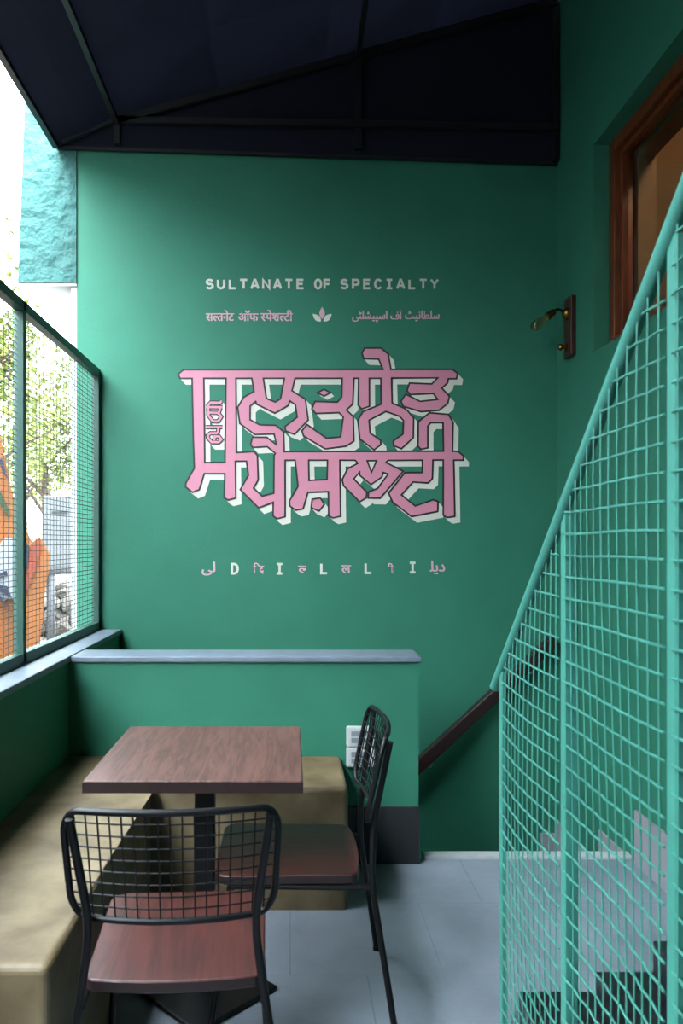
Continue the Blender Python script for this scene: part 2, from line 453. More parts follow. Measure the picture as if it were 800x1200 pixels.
# ------------------------------------------------------------------ wooden handrail on the back wall
YH = YB - .07
hr = tag(empty('wall_handrail', (1.0, YB, .3)), 'dark wooden handrail sloping down the back wall beyond the partition', 'handrail')
def hpart(name, bm, m, smooth=False):
    o = obj(name, bm, m, hr, smooth); o.matrix_parent_inverse = Matrix.Translation(hr.location).inverted(); return o
p0, p1 = at(470, 916, YH), at(650, 749, YH)
b = bar(bmesh.new(), p0, p1, .055, .07)
bmesh.ops.bevel(b, geom=b.edges[:], offset=.008, segments=2, affect='EDGES', profile=.5)
hpart('rail', b, M['rail_wood'])
for px in (505, 625):
    tt = (px - 470) / 180; c = p0.lerp(p1, tt)
    b = lathe(bmesh.new(), [(.022, 0), (.022, .006), (.01, .01)], (c.x, YB, c.z - .075), (0, -1, 0))
    tube(b, fillet([(c.x, YB - .005, c.z - .075), (c.x, YH, c.z - .075), (c.x, YH, c.z - .03)], .02), .007, 8)
    hpart('bracket', b, M['white_metal'], True)

# ------------------------------------------------------------------ sconce
sx, sy, szz = XR, 4.14, 2.56
scn = tag(empty('wall_sconce', (sx, sy, szz)), 'mahogany wall sconce with bare vintage bulb and brass knob beside the window', 'sconce')
def cpart(name, bm, m, smooth=False, par=None):
    o = obj(name, bm, m, par or scn, smooth)
    if not par: o.matrix_parent_inverse = Matrix.Translation(scn.location).inverted()
    return o
cpart('backplate', mkbox(sx - .028, sx, sy - .055, sy + .055, 2.405, 2.725, bev=.004), M['plate_wood'])
cup = Vector((sx - .028, sy, 2.64))
cpart('ceiling_rose', lathe(bmesh.new(), [(.032, 0), (.032, .008), (.024, .02), (.01, .028)], cup, (-1, 0, 0)), M['brass'], True)
elbow = Vector((sx - .095, sy, 2.655))
cpart('arm', tube(bmesh.new(), fillet([cup, (sx - .075, sy, 2.665), elbow], .02), .007, 8), M['black_metal'], True)
d = Vector((-.80, .0, -.62)).normalized()
cpart('socket', lathe(bmesh.new(), [(.008, -.004), (.016, .004), (.019, .012), (.019, .04), (.023, .042), (.023, .050), (.018, .052)], elbow, d), M['brass'], True)
bb = elbow + d * .05
bulb = cpart('bulb', lathe(bmesh.new(), [(.013, 0), (.016, .012), (.026, .05), (.030, .072), (.027, .09), (.014, .104), (.002, .109)], bb, d, 20), M['amber'], True)
b = bmesh.new(); u = d.orthogonal().normalized(); v = d.cross(u)
for k in range(5):
    a = 2 * math.pi * k / 5; off = (u * math.cos(a) + v * math.sin(a))
    tube(b, [bb + d * .01 + off * .004, bb + d * .078 + off * .013], .0007, 5)
fo = cpart('filament', b, M['filament'], True, bulb)
fo.matrix_parent_inverse = Matrix.Translation(scn.location).inverted()
cpart('knob', lathe(bmesh.new(), [(.02, 0), (.02, .006), (.008, .01), (.008, .02), (.016, .026), (.018, .036), (.012, .044)], (sx - .028, sy + .01, 2.462), (-1, 0, 0)), M['brass'], True)

# ------------------------------------------------------------------ socket box on the partition
sb = tag(empty('socket_box', (.31, YP, .5)), 'white double switch box with grey windows on the low green partition', 'switch box')
x0, x1 = .245, .37
for z0, z1 in ((.517, .604), (.428, .514)):
    m_ = obj('module', mkbox(x0 - .31, x1 - .31, -.028, 0, z0 - .5, z1 - .5, bev=.006), M['white_plastic'], sb)
    b = mkbox(x0 + .02 - .31, x1 - .02 - .31, -.031, -.027, z0 + .018 - .5, z1 - .018 - .5, bev=.002)
    obj('cover_flap', b, M['grey_plastic'], m_)
    obj('hinge', mkbox(x0 + .02 - .31, x1 - .02 - .31, -.033, -.03, (z0 + z1) / 2 - .502, (z0 + z1) / 2 - .498), M['white_plastic'], m_)

# ------------------------------------------------------------------ concrete bench
b = bmesh.new()
XF, YF2, ZB = -.535, 2.94, .47
poly = [(XL + .003, 1.70), (XF, 1.70), (XF, YF2), (.222, YF2), (.222, YP - .003), (XL + .003, YP - .003)]
lo = [b.verts.new((x, y, 0)) for x, y in poly]; hi = [b.verts.new((x, y, ZB)) for x, y in poly]
b.faces.new(lo[::-1]); b.faces.new(hi)
for k in range(6): b.faces.new((lo[k], lo[(k + 1) % 6], hi[(k + 1) % 6], hi[k]))
b.edges.ensure_lookup_table()
worn = [(0, 1), (1, 2), (2, 3), (3, 4)]                          # the open edges are worn round, the ones against the walls stay square
es = [e for e in b.edges if any({e.verts[0], e.verts[1]} == {hi[p], hi[q]} for p, q in worn) or any({e.verts[0], e.verts[1]} == {hi[p], lo[p]} for p in (1, 3))]
bmesh.ops.bevel(b, geom=es, offset=.02, segments=4, affect='EDGES', profile=.5)
tag(obj('concrete_bench', b, M['concrete']), 'ochre concrete bench built in an L along the parapet and partition', 'bench')

# ------------------------------------------------------------------ table
TX0, TX1, TY0, TY1, TZ = -.567, .034, 2.10, 2.72, .757
tc_ = ((TX0 + TX1) / 2, (TY0 + TY1) / 2)
tb = tag(empty('cafe_table', (*tc_, 0)), 'square brown wood cafe table on black pedestal in the bench corner', 'table')
hw, hd = (TX1 - TX0) / 2, (TY1 - TY0) / 2
tp = obj('tabletop', mkbox(-hw, hw, -hd, hd, TZ - .034, TZ, bev=.003), M['table_wood'], tb)
b = bmesh.new()
e = .0015
box(b, -hw - e, hw + e, -hd - e, -hd + .002, TZ - .034, TZ - .004); box(b, -hw - e, hw + e, hd - .002, hd + e, TZ - .034, TZ - .004)
box(b, -hw - e, -hw + .002, -hd, hd, TZ - .034, TZ - .004); box(b, hw - .002, hw + e, -hd, hd, TZ - .034, TZ - .004)
obj('edge_band', b, M['table_edge'], tp)
obj('pedestal', mkbox(-.03, .03, -.03, .03, .02, TZ - .045, bev=.004), M['black_metal'], tb)
b = bmesh.new()
bar(b, (-.2, 0, TZ - .042), (.2, 0, TZ - .042), .04, .016); bar(b, (0, -.2, TZ - .042), (0, .2, TZ - .042), .04, .016)
obj('top_bracket', b, M['black_metal'], tb)
b = mkbox(-.16, .16, -.16, .16, 0.004, .018, bev=.004)
bmesh.ops.rotate(b, verts=b.verts[:], cent=(0, 0, 0), matrix=Matrix.Rotation(R(45), 3, 'Z'))
bp = obj('base_plate', b, M['black_metal'], tb)
for k in range(4):
    a = R(90 * k)
    obj('foot_glide', lathe(bmesh.new(), [(.016, 0), (.016, .005)], (.2 * math.cos(a), .2 * math.sin(a), 0), (0, 0, 1)), M['black_metal'], bp)

# ------------------------------------------------------------------ chairs
def make_chair():
    root = empty('cafe_chair')
    # seat: rounded, slightly dished board with a bulging rear edge
    b = bmesh.new()
    pts = []
    def corner(cx, cy, r, a0):
        for k in range(6):
            a = R(a0 + 90 * k / 5); pts.append((cx + r * math.cos(a), cy + r * math.sin(a)))
    corner(.205 - .045, .215 - .045, .045, 0); corner(-.205 + .045, .215 - .045, .045, 90)
    corner(-.196 + .03, -.20 + .03, .03, 180)
    pts.append((-.12, -.2065)); pts.append((-.06, -.2115)); pts.append((0, -.213)); pts.append((.06, -.2115)); pts.append((.12, -.2065))
    corner(.196 - .03, -.20 + .03, .03, 270)
    N_ = len(pts); rings = []
    for z_, k_ in ((.434, .985), (.437, 1), (.458, 1), (.4605, .994), (.462, .982)):
        rings.append([b.verts.new((x * k_, y * k_, z_)) for x, y in pts])
    for A_, B_ in zip(rings, rings[1:]):
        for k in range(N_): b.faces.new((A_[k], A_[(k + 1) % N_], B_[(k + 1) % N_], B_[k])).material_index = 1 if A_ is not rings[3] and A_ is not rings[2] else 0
    b.faces.new(rings[0][::-1]); b.faces.new(rings[-1])
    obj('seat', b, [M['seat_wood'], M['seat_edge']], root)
    # rear leg and upright in one bent tube, each side
    for s in (-1, 1):
        rear = fillet([(s * .27, -.30, .008), (s * .195, -.235, .44), (s * .173, -.243, .60), (s * .206, -.286, .842)], .06, 6)
        o = obj('leg', tube(bmesh.new(), rear, .0095, 10), M['black_metal'], root, True)
        obj('foot_glide', lathe(bmesh.new(), [(.012, 0), (.012, .012)], (s * .27, -.30, 0), (0, 0, 1), 10), M['black_metal'], o)
        front = fillet([(s * .215, .225, .008), (s * .185, .17, .415)], .03)
        o = obj('leg', tube(bmesh.new(), front, .0095, 10), M['black_metal'], root, True)
        obj('foot_glide', lathe(bmesh.new(), [(.012, 0), (.012, .012)], (s * .215, .225, 0), (0, 0, 1), 10), M['black_metal'], o)
    b = bmesh.new()
    for s in (-1, 1):
        tube(b, [(s * .185, .17, .4245), (s * .195, -.235, .4245)], .009, 8)
    tube(b, [(-.185, .17, .4245), (.185, .17, .4245)], .009, 8); tube(b, [(-.192, -.15, .4245), (.192, -.15, .4245)], .009, 8)
    obj('seat_frame', b, M['black_metal'], root, True)
    # backrest: tube rim and a curved wire grid
    HW, Z0, ZH = .226, .613, .243
    def P(u, v_):
        return Vector((u * HW * (.955 + .045 * v_), -.216 - .052 * v_ - .034 * (1 - u * u), Z0 + ZH * v_ - .004 * (1 - u * u) * (1 - v_)))
    r_ = .19
    rim = []
    def arc(cu, cv, a0):
        for k in range(7):
            a = R(a0 + 90 * k / 6); rim.append((cu + r_ * .85 * math.cos(a), cv + r_ * 1.25 * math.sin(a)))
    ru, rv = r_ * .85, r_ * 1.25
    arc(1 - ru, 1 - rv, 0)
    for k in range(1, 10): rim.append(((1 - ru) * (1 - 2 * k / 10), 1))
    arc(-1 + ru, 1 - rv, 90); arc(-1 + ru, rv, 180)
    for k in range(1, 10): rim.append((-(1 - ru) * (1 - 2 * k / 10), 0))
    arc(1 - ru, rv, 270)
    back = obj('backrest', tube(bmesh.new(), [P(u_, v2) for u_, v2 in rim], .0078, 10, closed=True), M['black_metal'], root, True)
    b = bmesh.new()
    def vlim(u_):
        k = max(0, abs(u_) - (1 - ru)) / ru
        return rv * (1 - math.sqrt(max(0, 1 - k * k)))
    for i in range(1, 18):
        u_ = -1 + 2 * i / 18; l = vlim(u_)
        tube(b, [P(u_, l), P(u_, .5), P(u_, 1 - l)], .002, 6)
    for j in range(1, 9):
        v2 = j / 9
        k = max(0, max(rv - v2, v2 - (1 - rv))) / rv
        ul = 1 - ru * (1 - math.sqrt(max(0, 1 - k * k)))
        tube(b, [P(-ul + 2 * ul * i / 12, v2) + Vector((0, .003, 0)) for i in range(13)], .002, 6)
    obj('wire_grid', b, M['black_metal'], back, True)
    return root


def copy_tree(o, parent=None):
    c = o.copy(); COL.objects.link(c)
    if parent: c.parent = parent
    for ch in list(o.children): copy_tree(ch, c)
    return c


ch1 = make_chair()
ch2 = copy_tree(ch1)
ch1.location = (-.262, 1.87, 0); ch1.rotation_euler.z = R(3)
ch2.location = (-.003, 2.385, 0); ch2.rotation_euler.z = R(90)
tag(ch1, 'black wire-backed chair with brown wood seat nearest the camera, its back to us', 'chair', 'wire-backed cafe chairs')
tag(ch2, 'black wire-backed chair seen side-on at the right of the table', 'chair', 'wire-backed cafe chairs')

# ------------------------------------------------------------------ painted lettering on the back wall
PX = YB / F                                      # metres per pixel of the photograph on the wall
def wp(x, y, lay): return Vector(((x - VX) * PX, YB - .0012 * lay, H + (VY - y) * PX))


def inside(x, y, loops):
    c = False
    for lp in loops:
        x1, y1 = lp[-1]
        for x2, y2 in lp:
            if (y1 > y) != (y2 > y) and x < (x2 - x1) * (y - y1) / (y2 - y1) + x1: c = not c
            x1, y1 = x2, y2
    return c


def union(bm, shapes, lay):
    """one flat sheet covering every shape (a shape is a list of loops, holes by even-odd)"""
    V, E = [], []
    for loops in shapes:
        for lp in loops:
            n0 = len(V); V += [Vector(p) for p in lp]; n = len(lp)
            E += [(n0 + i, n0 + (i + 1) % n) for i in range(n)]
    ov, oe, of, *_ = delaunay_2d_cdt(V, E, [], 0, 1e-4)
    bbs = [(min(p[0] for l in sh for p in l), max(p[0] for l in sh for p in l), min(p[1] for l in sh for p in l), max(p[1] for l in sh for p in l), sh) for sh in shapes]
    B_ = {}
    def bv(i):
        if i not in B_: B_[i] = bm.verts.new(wp(ov[i].x, ov[i].y, lay))
        return B_[i]
    for f in of:
        c = sum((ov[i] for i in f), Vector((0, 0))) / len(f)
        if any(a <= c.x <= b_ and d_ <= c.y <= e_ and inside(c.x, c.y, sh) for a, b_, d_, e_, sh in bbs):
            bm.faces.new([bv(i) for i in f])


def seg_quads(pts, hw_, closed=False):
    P_ = []
    for p in pts:
        if not P_ or (Vector(p) - P_[-1]).length > 1e-4: P_.append(Vector(p))
    n = len(P_); L_, R_ = [], []
    for i in range(n):
        if closed or 0 < i < n - 1:
            a = (P_[i] - P_[i - 1]).normalized(); c = (P_[(i + 1) % n] - P_[i]).normalized()
        else:
            a = c = ((P_[1] - P_[0]) if i == 0 else (P_[-1] - P_[-2])).normalized()
        na, nc = Vector((-a.y, a.x)), Vector((-c.y, c.x))
        m_ = na + nc
        if m_.length < .3: m_ = na.copy()
        m_.normalize(); k = min(1 / max(.35, m_.dot(na)), 2.2)
        L_.append(tuple(P_[i] + m_ * hw_ * k)); R_.append(tuple(P_[i] - m_ * hw_ * k))
    return [[[L_[i], L_[(i + 1) % n], R_[(i + 1) % n], R_[i]]] for i in range(n if closed else n - 1)]


def stroke(bm, pts, hw_, lay, closed=False):
    union(bm, seg_quads(pts, hw_, closed), lay)


def fill(bm, loops, lay): union(bm, [loops], lay)


def swept(loops, d):
    out = [loops, [[(x + d[0], y + d[1]) for x, y in lp] for lp in loops]]
    for lp in loops:
        n = len(lp)
        for i in range(n):
            a, c = lp[i], lp[(i + 1) % n]
            out.append([[a, c, (c[0] + d[0], c[1] + d[1]), (a[0] + d[0], a[1] + d[1])]])
    return out


OUT = [(215, 433.3), (448.3, 433), (443.5, 421), (426, 420.5), (424, 414), (427, 408), (446, 408), (454.7, 415), (457.8, 433), (529.5, 433), (535.8, 437.5), (534.6, 444), (525, 444),
       (524, 449), (517.4, 455), (526.3, 464.5), (524.3, 473), (514, 481), (493, 482.6), (472.5, 476.4), (469.5, 470.6), (475, 462), (492, 470.5), (512.4, 468.2), (507.4, 461.3), (480.5, 462.5), (476.5, 458), (479.5, 449), (505.6, 450), (512.6, 443), (458.5, 443.3),
       (459.3, 472.5), (472.5, 478), (477, 481), (484.4, 490), (484, 513), (470, 526), (460.8, 522.3), (460.6, 516.7), (471.8, 508.8), (472.4, 493), (468, 488), (451.8, 482.3), (432.3, 492.5), (433.5, 507.6), (445.7, 516), (446.2, 521), (438, 527.3), (421.4, 514.5), (419, 492.5), (425, 482.5), (446.3, 473.7), (446, 443.5),
       (432.5, 443.5), (432.7, 476.2), (423.7, 479.4), (419.4, 475), (420, 443.5), (414.6, 443.5), (413, 473.7), (405.7, 480.6), (413.6, 488), (414.5, 517), (405.6, 523), (381, 526.2), (355.5, 511), (353.6, 505), (359.5, 497.6), (382.5, 513.7), (398.7, 512.2), (402, 488.7), (397, 483.7), (370, 484.7), (365.2, 479.4), (368.8, 470.6), (395, 471.3), (400, 465.6), (400.6, 443.5),
       (345.6, 443.5), (342, 458), (357.7, 468), (361, 492.4), (345, 509.2), (334.5, 505.2), (333.9, 500), (348, 489), (346, 474.4), (339.4, 470), (338, 475), (322, 484.4), (300.6, 473.8), (299.4, 470.6), (293, 476), (293, 492), (304.4, 498), (323, 498.5), (332.2, 505.8), (333, 529.3),
       (519.3, 528.7), (518.7, 495.6), (504.4, 495.6), (501, 499.4), (501, 525), (493, 526.5), (489.4, 523), (489.7, 494.4), (503, 483.9), (525, 485.7), (530.6, 495), (530, 528.8), (536.3, 529), (542.7, 534.4), (542.5, 539.4), (531.3, 539.4), (532.5, 605), (523.7, 606.5), (519, 603.7), (519, 539.2),
       (507, 539.2), (506.3, 561), (501.3, 566), (483.7, 565), (470, 580), (486.3, 593), (507.5, 585.6), (513, 588), (512.5, 599.4), (482, 605.4), (460, 588.7), (455, 578), (473.9, 554), (494.4, 553.8), (494.7, 539.4), (454.4, 539.6), (452, 542), (472.3, 552.2), (445.3, 584), (431.2, 583.7), (431.6, 576.6), (442.3, 572.3), (454.4, 555.7), (448.7, 553.8), (447.3, 559), (434.4, 568), (421.2, 557), (421.2, 553.2), (414.4, 561.2), (429.6, 577), (429, 583.5), (421.3, 588.2), (402.5, 569.5), (400.6, 562.4), (407, 549.4), (418.9, 543), (416, 539.5), (398, 539.4), (398.8, 605), (390, 607), (385, 604.3), (384.5, 576.2), (360.6, 577), (355, 596.3), (346.3, 598), (339.4, 593), (339, 587), (349, 570), (345.6, 539.4), (334, 539.4), (334, 605.6), (324.4, 608), (319.8, 604.4), (320, 588.7), (303, 595.2), (281.5, 573.8), (291, 557), (288.7, 540.6), (275.7, 540.6), (276.3, 583.7), (267, 586), (262.5, 583), (263.4, 555.2), (239.4, 555.2), (233.5, 573.8), (225.6, 577), (217.5, 570.6), (217.8, 566), (227.7, 548.7), (226.5, 515), (225, 443.6), (211, 443.6), (209, 438.7)]
HOLES = [[(308.5, 443.5), (333, 443.5), (328.5, 467.5), (322.5, 471.3), (312, 467)],
         [(276.4, 443.5), (295, 443.5), (297.5, 458.7), (285.6, 465.6), (278.3, 477.5), (281, 496.5), (298.7, 509.4), (321, 508.7), (324, 521.6), (312.5, 512.6), (295.6, 512.5), (293.7, 521), (296, 524.4), (313, 523.5), (322.5, 531.3), (321, 534), (320.6, 578), (307, 581.3), (297, 572), (302.5, 562.5), (301.5, 533.8), (297.5, 529.2), (277, 530.4)],
         [(238.8, 443.5), (264.7, 443.5), (263.5, 542), (240, 542)],
         [(361.5, 539.4), (383.5, 539.4), (383, 562), (362, 563)],
         [(430, 540), (441, 540), (435, 553.7)]]
DIAM = [(371.7, 460.4), (379.4, 456.3), (387.4, 460.4), (379.4, 464.4)]
PENT = [(365.6, 585), (375, 583.5), (380, 591), (373.7, 599), (364.4, 595)]
def v16(*pts): return [(230 + x / 16, 460 + y / 16) for x, y in pts]
SIDE = [v16((475, 160), (440, 195), (270, 190), (222, 235), (226, 430), (310, 542), (410, 542), (468, 455), (415, 395), (440, 330), (440, 285)), v16((185, 275), (490, 278)), v16((235, 380), (415, 385)),
        v16((175, 650), (492, 650)), v16((412, 655), (408, 735), (385, 765), (262, 765), (215, 805), (220, 855), (290, 932), (420, 932), (468, 882), (425, 825), (345, 825), (335, 900))]
DSH = (6.6, 7.2)
lg = tag(empty('wall_emblem', (0, YB, 1.9)), 'large pink angular script lettering with black outline painted on the back wall', 'lettering')
lg.location = (0, 0, 0)
SQ = [q_ for s_ in SIDE for q_ in seg_quads(s_, 1.35)]
SO = [q_ for s_ in SIDE for q_ in seg_quads(s_, 2.6)]
b = bmesh.new()
union(b, swept([OUT] + HOLES, DSH) + swept([DIAM], (4, 4)) + swept([PENT], DSH) + [x for q_ in SO for x in swept(q_, (5, 6))], 1)
obj('letter_shadow', b, M['cream'], lg)
b = bmesh.new(); union(b, [[OUT] + HOLES, [DIAM], [PENT]], 2); union(b, SQ, 4)
obj('letter_face', b, M['pink'], lg)
b = bmesh.new()
union(b, [q_ for lp in [OUT] + HOLES + [DIAM, PENT] for q_ in seg_quads(lp, 1.0, True)] + SO, 3)
obj('letter_outline', b, M['outline'], lg)


def arcp(cx, cy, rx, ry, a0, a1, n=10):
    return [(cx + rx * math.cos(R(a0 + (a1 - a0) * k / n)), cy + ry * math.sin(R(a0 + (a1 - a0) * k / n))) for k in range(n + 1)]


# slab-mono letters on a 1 x 1 cell, y downwards
GL = {'S': [arcp(.5, .27, .42, .27, -25, -180, 8) + arcp(.5, .27, .42, .24, 180, 95, 5) + arcp(.5, .74, .44, .26, -85, 90, 8) + arcp(.5, .74, .46, .26, 90, 155, 5)],
      'U': [[(.06, 0), (.06, .6)] + arcp(.5, .6, .44, .4, 180, 0, 12) + [(.94, .6), (.94, 0)]],
      'L': [[(.14, 0), (.14, 1), (.96, 1)]], 'T': [[(0, 0), (1, 0)], [(.5, 0), (.5, 1.03)]],
      'A': [[(.0, 1.03), (.44, 0), (.56, 0), (1, 1.03)], [(.17, .68), (.83, .68)]],
      'N': [[(.06, 1.04), (.06, 0), (.94, 1), (.94, -.04)]], 'E': [[(.95, 0), (.12, 0), (.12, 1), (.97, 1)], [(.12, .48), (.85, .48)]],
      'O': [arcp(.5, .5, .46, .52, 0, 360, 24)], 'F': [[(.95, 0), (.12, 0), (.12, 1.04)], [(.12, .5), (.85, .5)]],
      'P': [[(.12, 1.04), (.12, 0), (.6, 0)] + arcp(.62, .29, .32, .29, -90, 90, 10) + [(.12, .58)]],
      'C': [arcp(.52, .5, .46, .52, -38, -322, 18)], 'I': [[(.1, 0), (.9, 0)], [(.1, 1), (.9, 1)], [(.5, 0), (.5, 1)]],
      'Y': [[(.0, -.03), (.5, .5), (1, -.03)], [(.5, .47), (.5, 1.04)]], 'D': [[(.1, 0), (.42, 0)] + arcp(.42, .5, .5, .5, -90, 90, 12) + [(.1, 1), (.1, 0), (.3, 0)]]}
def letter(ch, x, y, w_, h_, hw_, parent, m):
    b = bmesh.new()
    qs = []
    for s_ in GL[ch]:
        cl = ch == 'O'
        qs += seg_quads([(x + (u_ - .5) * w_, y + v_ * h_) for u_, v_ in (s_[:-1] if cl else s_)], hw_, cl)
    union(b, qs, 1)
    obj('letter', b, m, parent)


ln = tag(empty('painted_headline'), 'cream capital lettering SULTANATE OF SPECIALTY across the upper back wall', 'lettering')
for i, ch in enumerate('SULTANATE'): letter(ch, 245.6 + 13.25 * i, 328, 8.2, 9.9, 1.3, ln, M['cream'])
for i, ch in enumerate('OF'): letter(ch, 372.6 + 10.4 * i, 328, 7.6, 9.9, 1.3, ln, M['cream'])
for i, ch in enumerate('SPECIALTY'): letter(ch, 403.3 + 13.2 * i, 328, 8.2, 9.9, 1.3, ln, M['cream'])


def glyphs(s, off=.01):
    cu = bpy.data.curves.new('t', 'FONT'); cu.body = s; cu.size = 1; cu.offset = off; cu.resolution_u = 4
    o = bpy.data.objects.new('t', cu); COL.objects.link(o)
    dg = bpy.context.evaluated_depsgraph_get(); dg.update()
    me = bpy.data.meshes.new_from_object(o.evaluated_get(dg))
    bpy.data.objects.remove(o, do_unlink=True); bpy.data.curves.remove(cu)
    b = bmesh.new(); b.from_mesh(me); bpy.data.meshes.remove(me)
    return b


def ext(b):
    xs_ = [v.co.x for v in b.verts]; ys_ = [v.co.y for v in b.verts]
    return (min(xs_), max(xs_), min(ys_), max(ys_)) if xs_ else (0, .3, 0, .5)


def word(pieces, box_, parent, m, name='word', off=.01):
    """pieces: strings, '~' in front of a half letter (its right stem is cut away), ' ' for a gap; fitted into a pixel box on the wall"""
    out = bmesh.new(); pen = 0
    for s in pieces:
        if s == ' ': pen += .22; continue
        half = s[0] == '~'
        b = glyphs(s.lstrip('~'), off)
        x0_, x1_, y0_, y1_ = ext(b)
        if half:
            cut = x1_ - (x1_ - x0_) * (.36 if 'ल' in s else .30)
            bmesh.ops.bisect_plane(b, geom=b.verts[:] + b.edges[:] + b.faces[:], plane_co=(cut, 0, 0), plane_no=(1, 0, 0), clear_outer=True)
            x1_ = cut
        me = bpy.data.meshes.new('t'); bmesh.ops.translate(b, verts=b.verts[:], vec=(pen - x0_, 0, len(out.verts) * 1e-6)); b.to_mesh(me); b.free()
        out.from_mesh(me); bpy.data.meshes.remove(me)
        pen += x1_ - x0_ - .02
    x0_, x1_, y0_, y1_ = ext(out)
    src = bpy.data.meshes.new('t'); out.to_mesh(src); out.free(); out = bmesh.new()
    for n_, dx in enumerate((0, -.28, .28)):                 # three passes make the strokes bold
        part_ = bmesh.new(); part_.from_mesh(src)
        for v in part_.verts:
            v.co = wp(box_[0] + dx + (v.co.x - x0_) / (x1_ - x0_) * (box_[1] - box_[0]), box_[3] - (v.co.y - y0_) / (y1_ - y0_) * (box_[3] - box_[2]), 1 + v.co.z * 100 + n_ * .3)
        me = bpy.data.meshes.new('t'); part_.to_mesh(me); part_.free(); out.from_mesh(me); bpy.data.meshes.remove(me)
    bpy.data.meshes.remove(src)
    return obj(name, out, m, parent)


dv = tag(empty('painted_caption'), 'small pink Devanagari caption painted left of the three-leaf emblem', 'lettering')
word(['स', '~ल', 'तनेट'], (241.2, 274, 363.6, 376.3), dv, M['pink_small'])
word(['ऑफ'], (279, 302.5, 363.8, 376.3), dv, M['pink_small'])
word(['~स', 'पेश', '~ल', 'टी'], (305.5, 342.8, 363.3, 376.5), dv, M['pink_small'])
ud = tag(empty('painted_caption'), 'small pink Urdu caption painted right of the three-leaf emblem', 'lettering')
word(['\ufb67\ufbff\ufee7\ufe8e\ufec4\ufee0\ufeb3'], (474.5, 514.6, 364, 376.5), ud, M['pink_small'])
word(['\ufed1\ufe81'], (457.5, 471, 363.8, 374.5), ud, M['pink_small'])
word(['\ufbfd\ufb69\ufee0\ufeb8\ufbff\ufb59\ufeb3\ufe8d'], (412.7, 453.5, 364.5, 378), ud, M['pink_small'])

em = tag(empty('painted_leaf_emblem'), 'three-leaf emblem in pink and cream between the two small captions', 'emblem')
def petal(cx, cy, ln_, w_, ang, m):
    pts = []
    for k in range(17):
        t_ = k / 16; pts.append((w_ / 2 * math.sin(math.pi * t_ ** .85), -ln_ * t_))
    for k in range(15, 0, -1):
        t_ = k / 16; pts.append((-w_ / 2 * math.sin(math.pi * t_ ** .85), -ln_ * t_))
    ca, sa = math.cos(R(ang)), math.sin(R(ang))
    b = bmesh.new(); fill(b, [[(cx + x * ca - y * sa, cy + x * sa + y * ca) for x, y in pts]], 1)
    obj('petal', b, m, em)
petal(377.3, 373.8, 14, 6.4, 0, M['pink_small']); petal(375.9, 376.6, 13, 6.4, -48, M['cream']); petal(378.9, 376.6, 13, 6.4, 48, M['cream'])

dl = tag(empty('painted_letter_row'), 'widely spaced row of mixed script letters reading DILLI low on the back wall', 'lettering')
word(['\ufbfd\ufedf'], (236.6, 252, 658.4, 674.4), dl, M['pink_small'], 'letter', .012)
word(['\u093f', 'द'], (297, 309, 659.5, 672.5), dl, M['pink_small'], 'letter')
word(['~ल'], (349.4, 358.4, 663, 672), dl, M['pink_small'], 'letter')
word(['ल'], (400, 411, 662.4, 672), dl, M['pink_small'], 'letter')
word(['\u0940'], (454.4, 461.6, 660, 671.8), dl, M['pink_small'], 'letter')
word(['\ufee0\ufbfe\ufea9'], (503.6, 521, 657, 673), dl, M['pink_small'], 'letter', .012)
for ch, x, y in (('D', 275, 661), ('I', 327.5, 661), ('L', 379.3, 660.7), ('L', 431.2, 660.4), ('I', 483.3, 659.6)):
    letter(ch, x, y, 8.2, 11, 1.35, dl, M['cream'])

# ------------------------------------------------------------------ outside the screen
YO = 7.0
def solid(name, px, m, parent, y0, y1, shrink=.0):
    b = bmesh.new()
    prism(b, px, lambda p: at(p[0], p[1], YO) + Vector((0, y0, 0)), lambda p: at(p[0], p[1], YO) + Vector((-.42 * (y1 - y0), y1, 0)))
    return obj(name, b, m, parent)
sp = tag(empty('painted_sculpture'), 'big orange painted sculpture with white and blue patches outside the screen', 'sculpture')
solid('body', [(-60, 470), (0, 505), (6, 540), (14, 575), (22, 604), (33, 625), (40, 640), (40, 700), (34, 800), (20, 840), (-60, 840)], M['orange'], sp, 0, .5)
solid('fold', [(36, 640), (50, 629), (62, 650), (60, 672), (56, 690), (54, 720), (48, 770), (45, 800), (26, 840), (24, 700), (30, 660)], M['orange'], sp, -.08, .4)
solid('pleat', [(40, 645), (49, 632), (53, 640), (46, 668), (38, 690), (32, 700), (34, 670)], M['orange_red'], sp, -.11, -.06)
solid('white_patch', [(-20, 640), (2, 640), (12, 630), (34, 634), (40, 650), (34, 680), (26, 702), (10, 700), (-20, 690)], M['white_paint'], sp, -.10, .0)
for q_ in ([(33, 634), (40, 640), (38, 664), (30, 680), (34, 655)], [(4, 672), (14, 668), (15, 673), (5, 677)], [(2, 684), (15, 686), (20, 700), (12, 696), (2, 689)], [(0, 693), (12, 702), (13, 707), (0, 698)], [(5, 540), (9, 538), (15, 562), (9, 553)]):
    solid('blue_stripe', q_, M['blue'], sp, -.13, -.07)
solid('green_stripe', [(0, 574), (3, 578), (13, 600), (12, 607), (0, 588)], M['green_paint'], sp, -.03, .02)

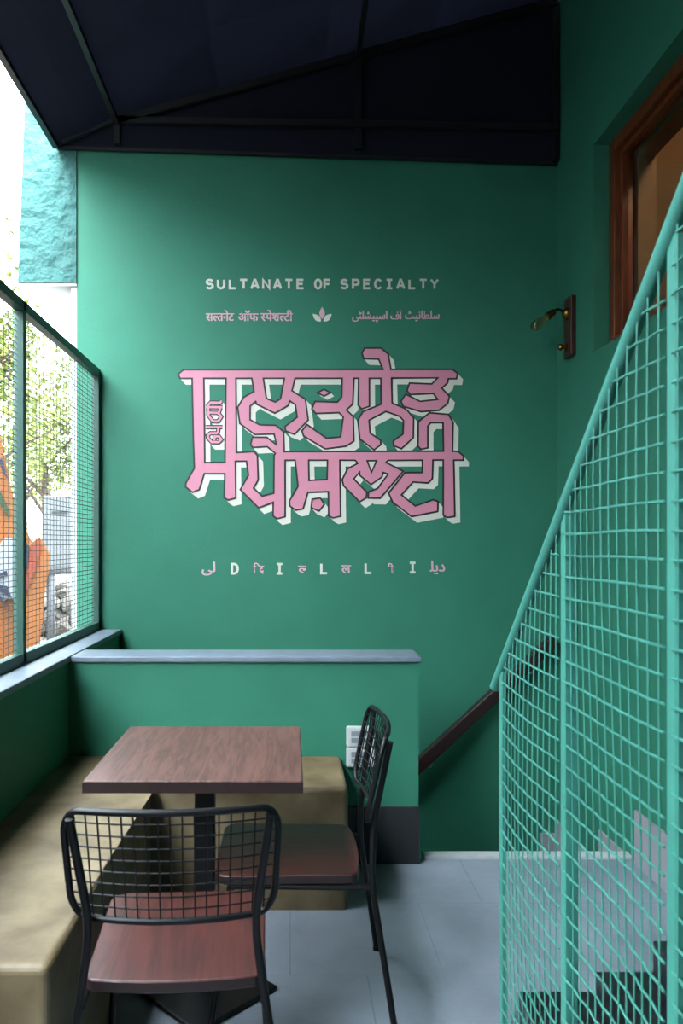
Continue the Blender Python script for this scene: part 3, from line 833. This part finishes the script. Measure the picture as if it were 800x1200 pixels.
YC = 11.0
cb = tag(empty('utility_cabinet', at(69, 690, YC)), 'pale grey utility cabinet on a dark stand among rubble outside', 'cabinet')
def ubox(name, x0_, x1_, y0_, y1_, d0, d1, m, bev=.01):
    a_, c_ = at(x0_, y1_, YC), at(x1_, y0_, YC)
    o = obj(name, mkbox(a_.x, c_.x, YC + d0, YC + d1, a_.z, c_.z, bev=bev), m, cb)
    o.matrix_parent_inverse = Matrix.Translation(cb.location).inverted(); return o
ubox('body', 51, 87, 581, 668, 0, .4, M['grey_box'])
ubox('door_panel', 54, 84, 606, 664, -.012, .0, M['grey_box'], .005)
ubox('slot_vent', 61, 79, 599, 602, -.01, .01, M['dark'], .001)
for x_ in (53, 82): ubox('stand_leg', x_, x_ + 3, 668, 757, .05, .35, M['dark'])
ubox('stand_shelf', 49, 88, 668, 673, -.05, .45, M['dark'])

b = bmesh.new()
for k in range(150):
    y = random.uniform(11.7, 13.4); dx = random.gauss(0, .55)
    x = -.287 * y + dx; r = .05 + random.random() * .15
    top_ = .75 * math.exp(-(dx / .6) ** 2)
    v_ = bmesh.ops.create_icosphere(b, subdivisions=1, radius=r, matrix=Matrix.Translation((x, y, -.06 + random.random() * top_)))['verts']
    for q_ in v_: q_.co += Vector((random.uniform(-1, 1), random.uniform(-1, 1), random.uniform(-1, 1))) * r * .3
tag(obj('rubble', b, M['rubble']), 'loose grey rubble heaped on the pale ground outside', 'rubble', kind='stuff')


def tree(loc, h, rad, crown_z, nl, label, leafs=.13, lean=0):
    root = tag(empty('tree', loc), label, 'tree', 'trees outside the screen')
    b = bmesh.new()
    tube(b, [(0, 0, 0), (.05, .03, h * .35), (lean * .5, 0, h * .7), (lean, 0, h)], .1, 8, radii=[.16, .12, .08, .03])
    for k in range(9):
        a = random.random() * 6.28; z0 = h * random.uniform(.4, .85)
        e_ = Vector((math.cos(a) * rad * .8, math.sin(a) * rad * .8, z0 + rad * .6))
        s_ = Vector((lean * z0 / h, 0, z0))
        tube(b, [s_, (s_ + e_) / 2 + Vector((0, 0, .15)), e_], .03, 6, radii=[.05, .03, .01])
    obj('trunk', b, M['bark'], root, True)
    b = bmesh.new()
    cl = [Vector((lean + random.gauss(0, rad * .5), random.gauss(0, rad * .5), crown_z + random.gauss(0, rad * .45))) for _ in range(46)]
    for k in range(nl):
        c = random.choice(cl) + Vector((random.gauss(0, .22), random.gauss(0, .22), random.gauss(0, .2)))
        t_ = Vector((random.uniform(-1, 1), random.uniform(-1, 1), random.uniform(-.8, .3))).normalized()
        n_ = t_.orthogonal().normalized() if random.random() < .5 else t_.cross(Vector((0, 0, 1))).normalized()
        L_ = leafs * random.uniform(.6, 1.3)
        V = [b.verts.new(c), b.verts.new(c + t_ * L_ * .5 + n_ * L_ * .28), b.verts.new(c + t_ * L_), b.verts.new(c + t_ * L_ * .5 - n_ * L_ * .28)]
        b.faces.new(V)
    obj('foliage', b, M['leaf'], root)


tree((-5.2, 12.5, -.1), 5.6, 1.7, 5.0, 9000, 'leafy tree high at the left edge outside')
tree((-5.6, 17.5, -.1), 5.0, 1.6, 3.9, 9000, 'leafy tree behind the grey cabinet outside')
tree((-9.4, 27.0, -.1), 6.0, 2.2, 4.4, 7000, 'most distant leafy tree seen through the left mesh')
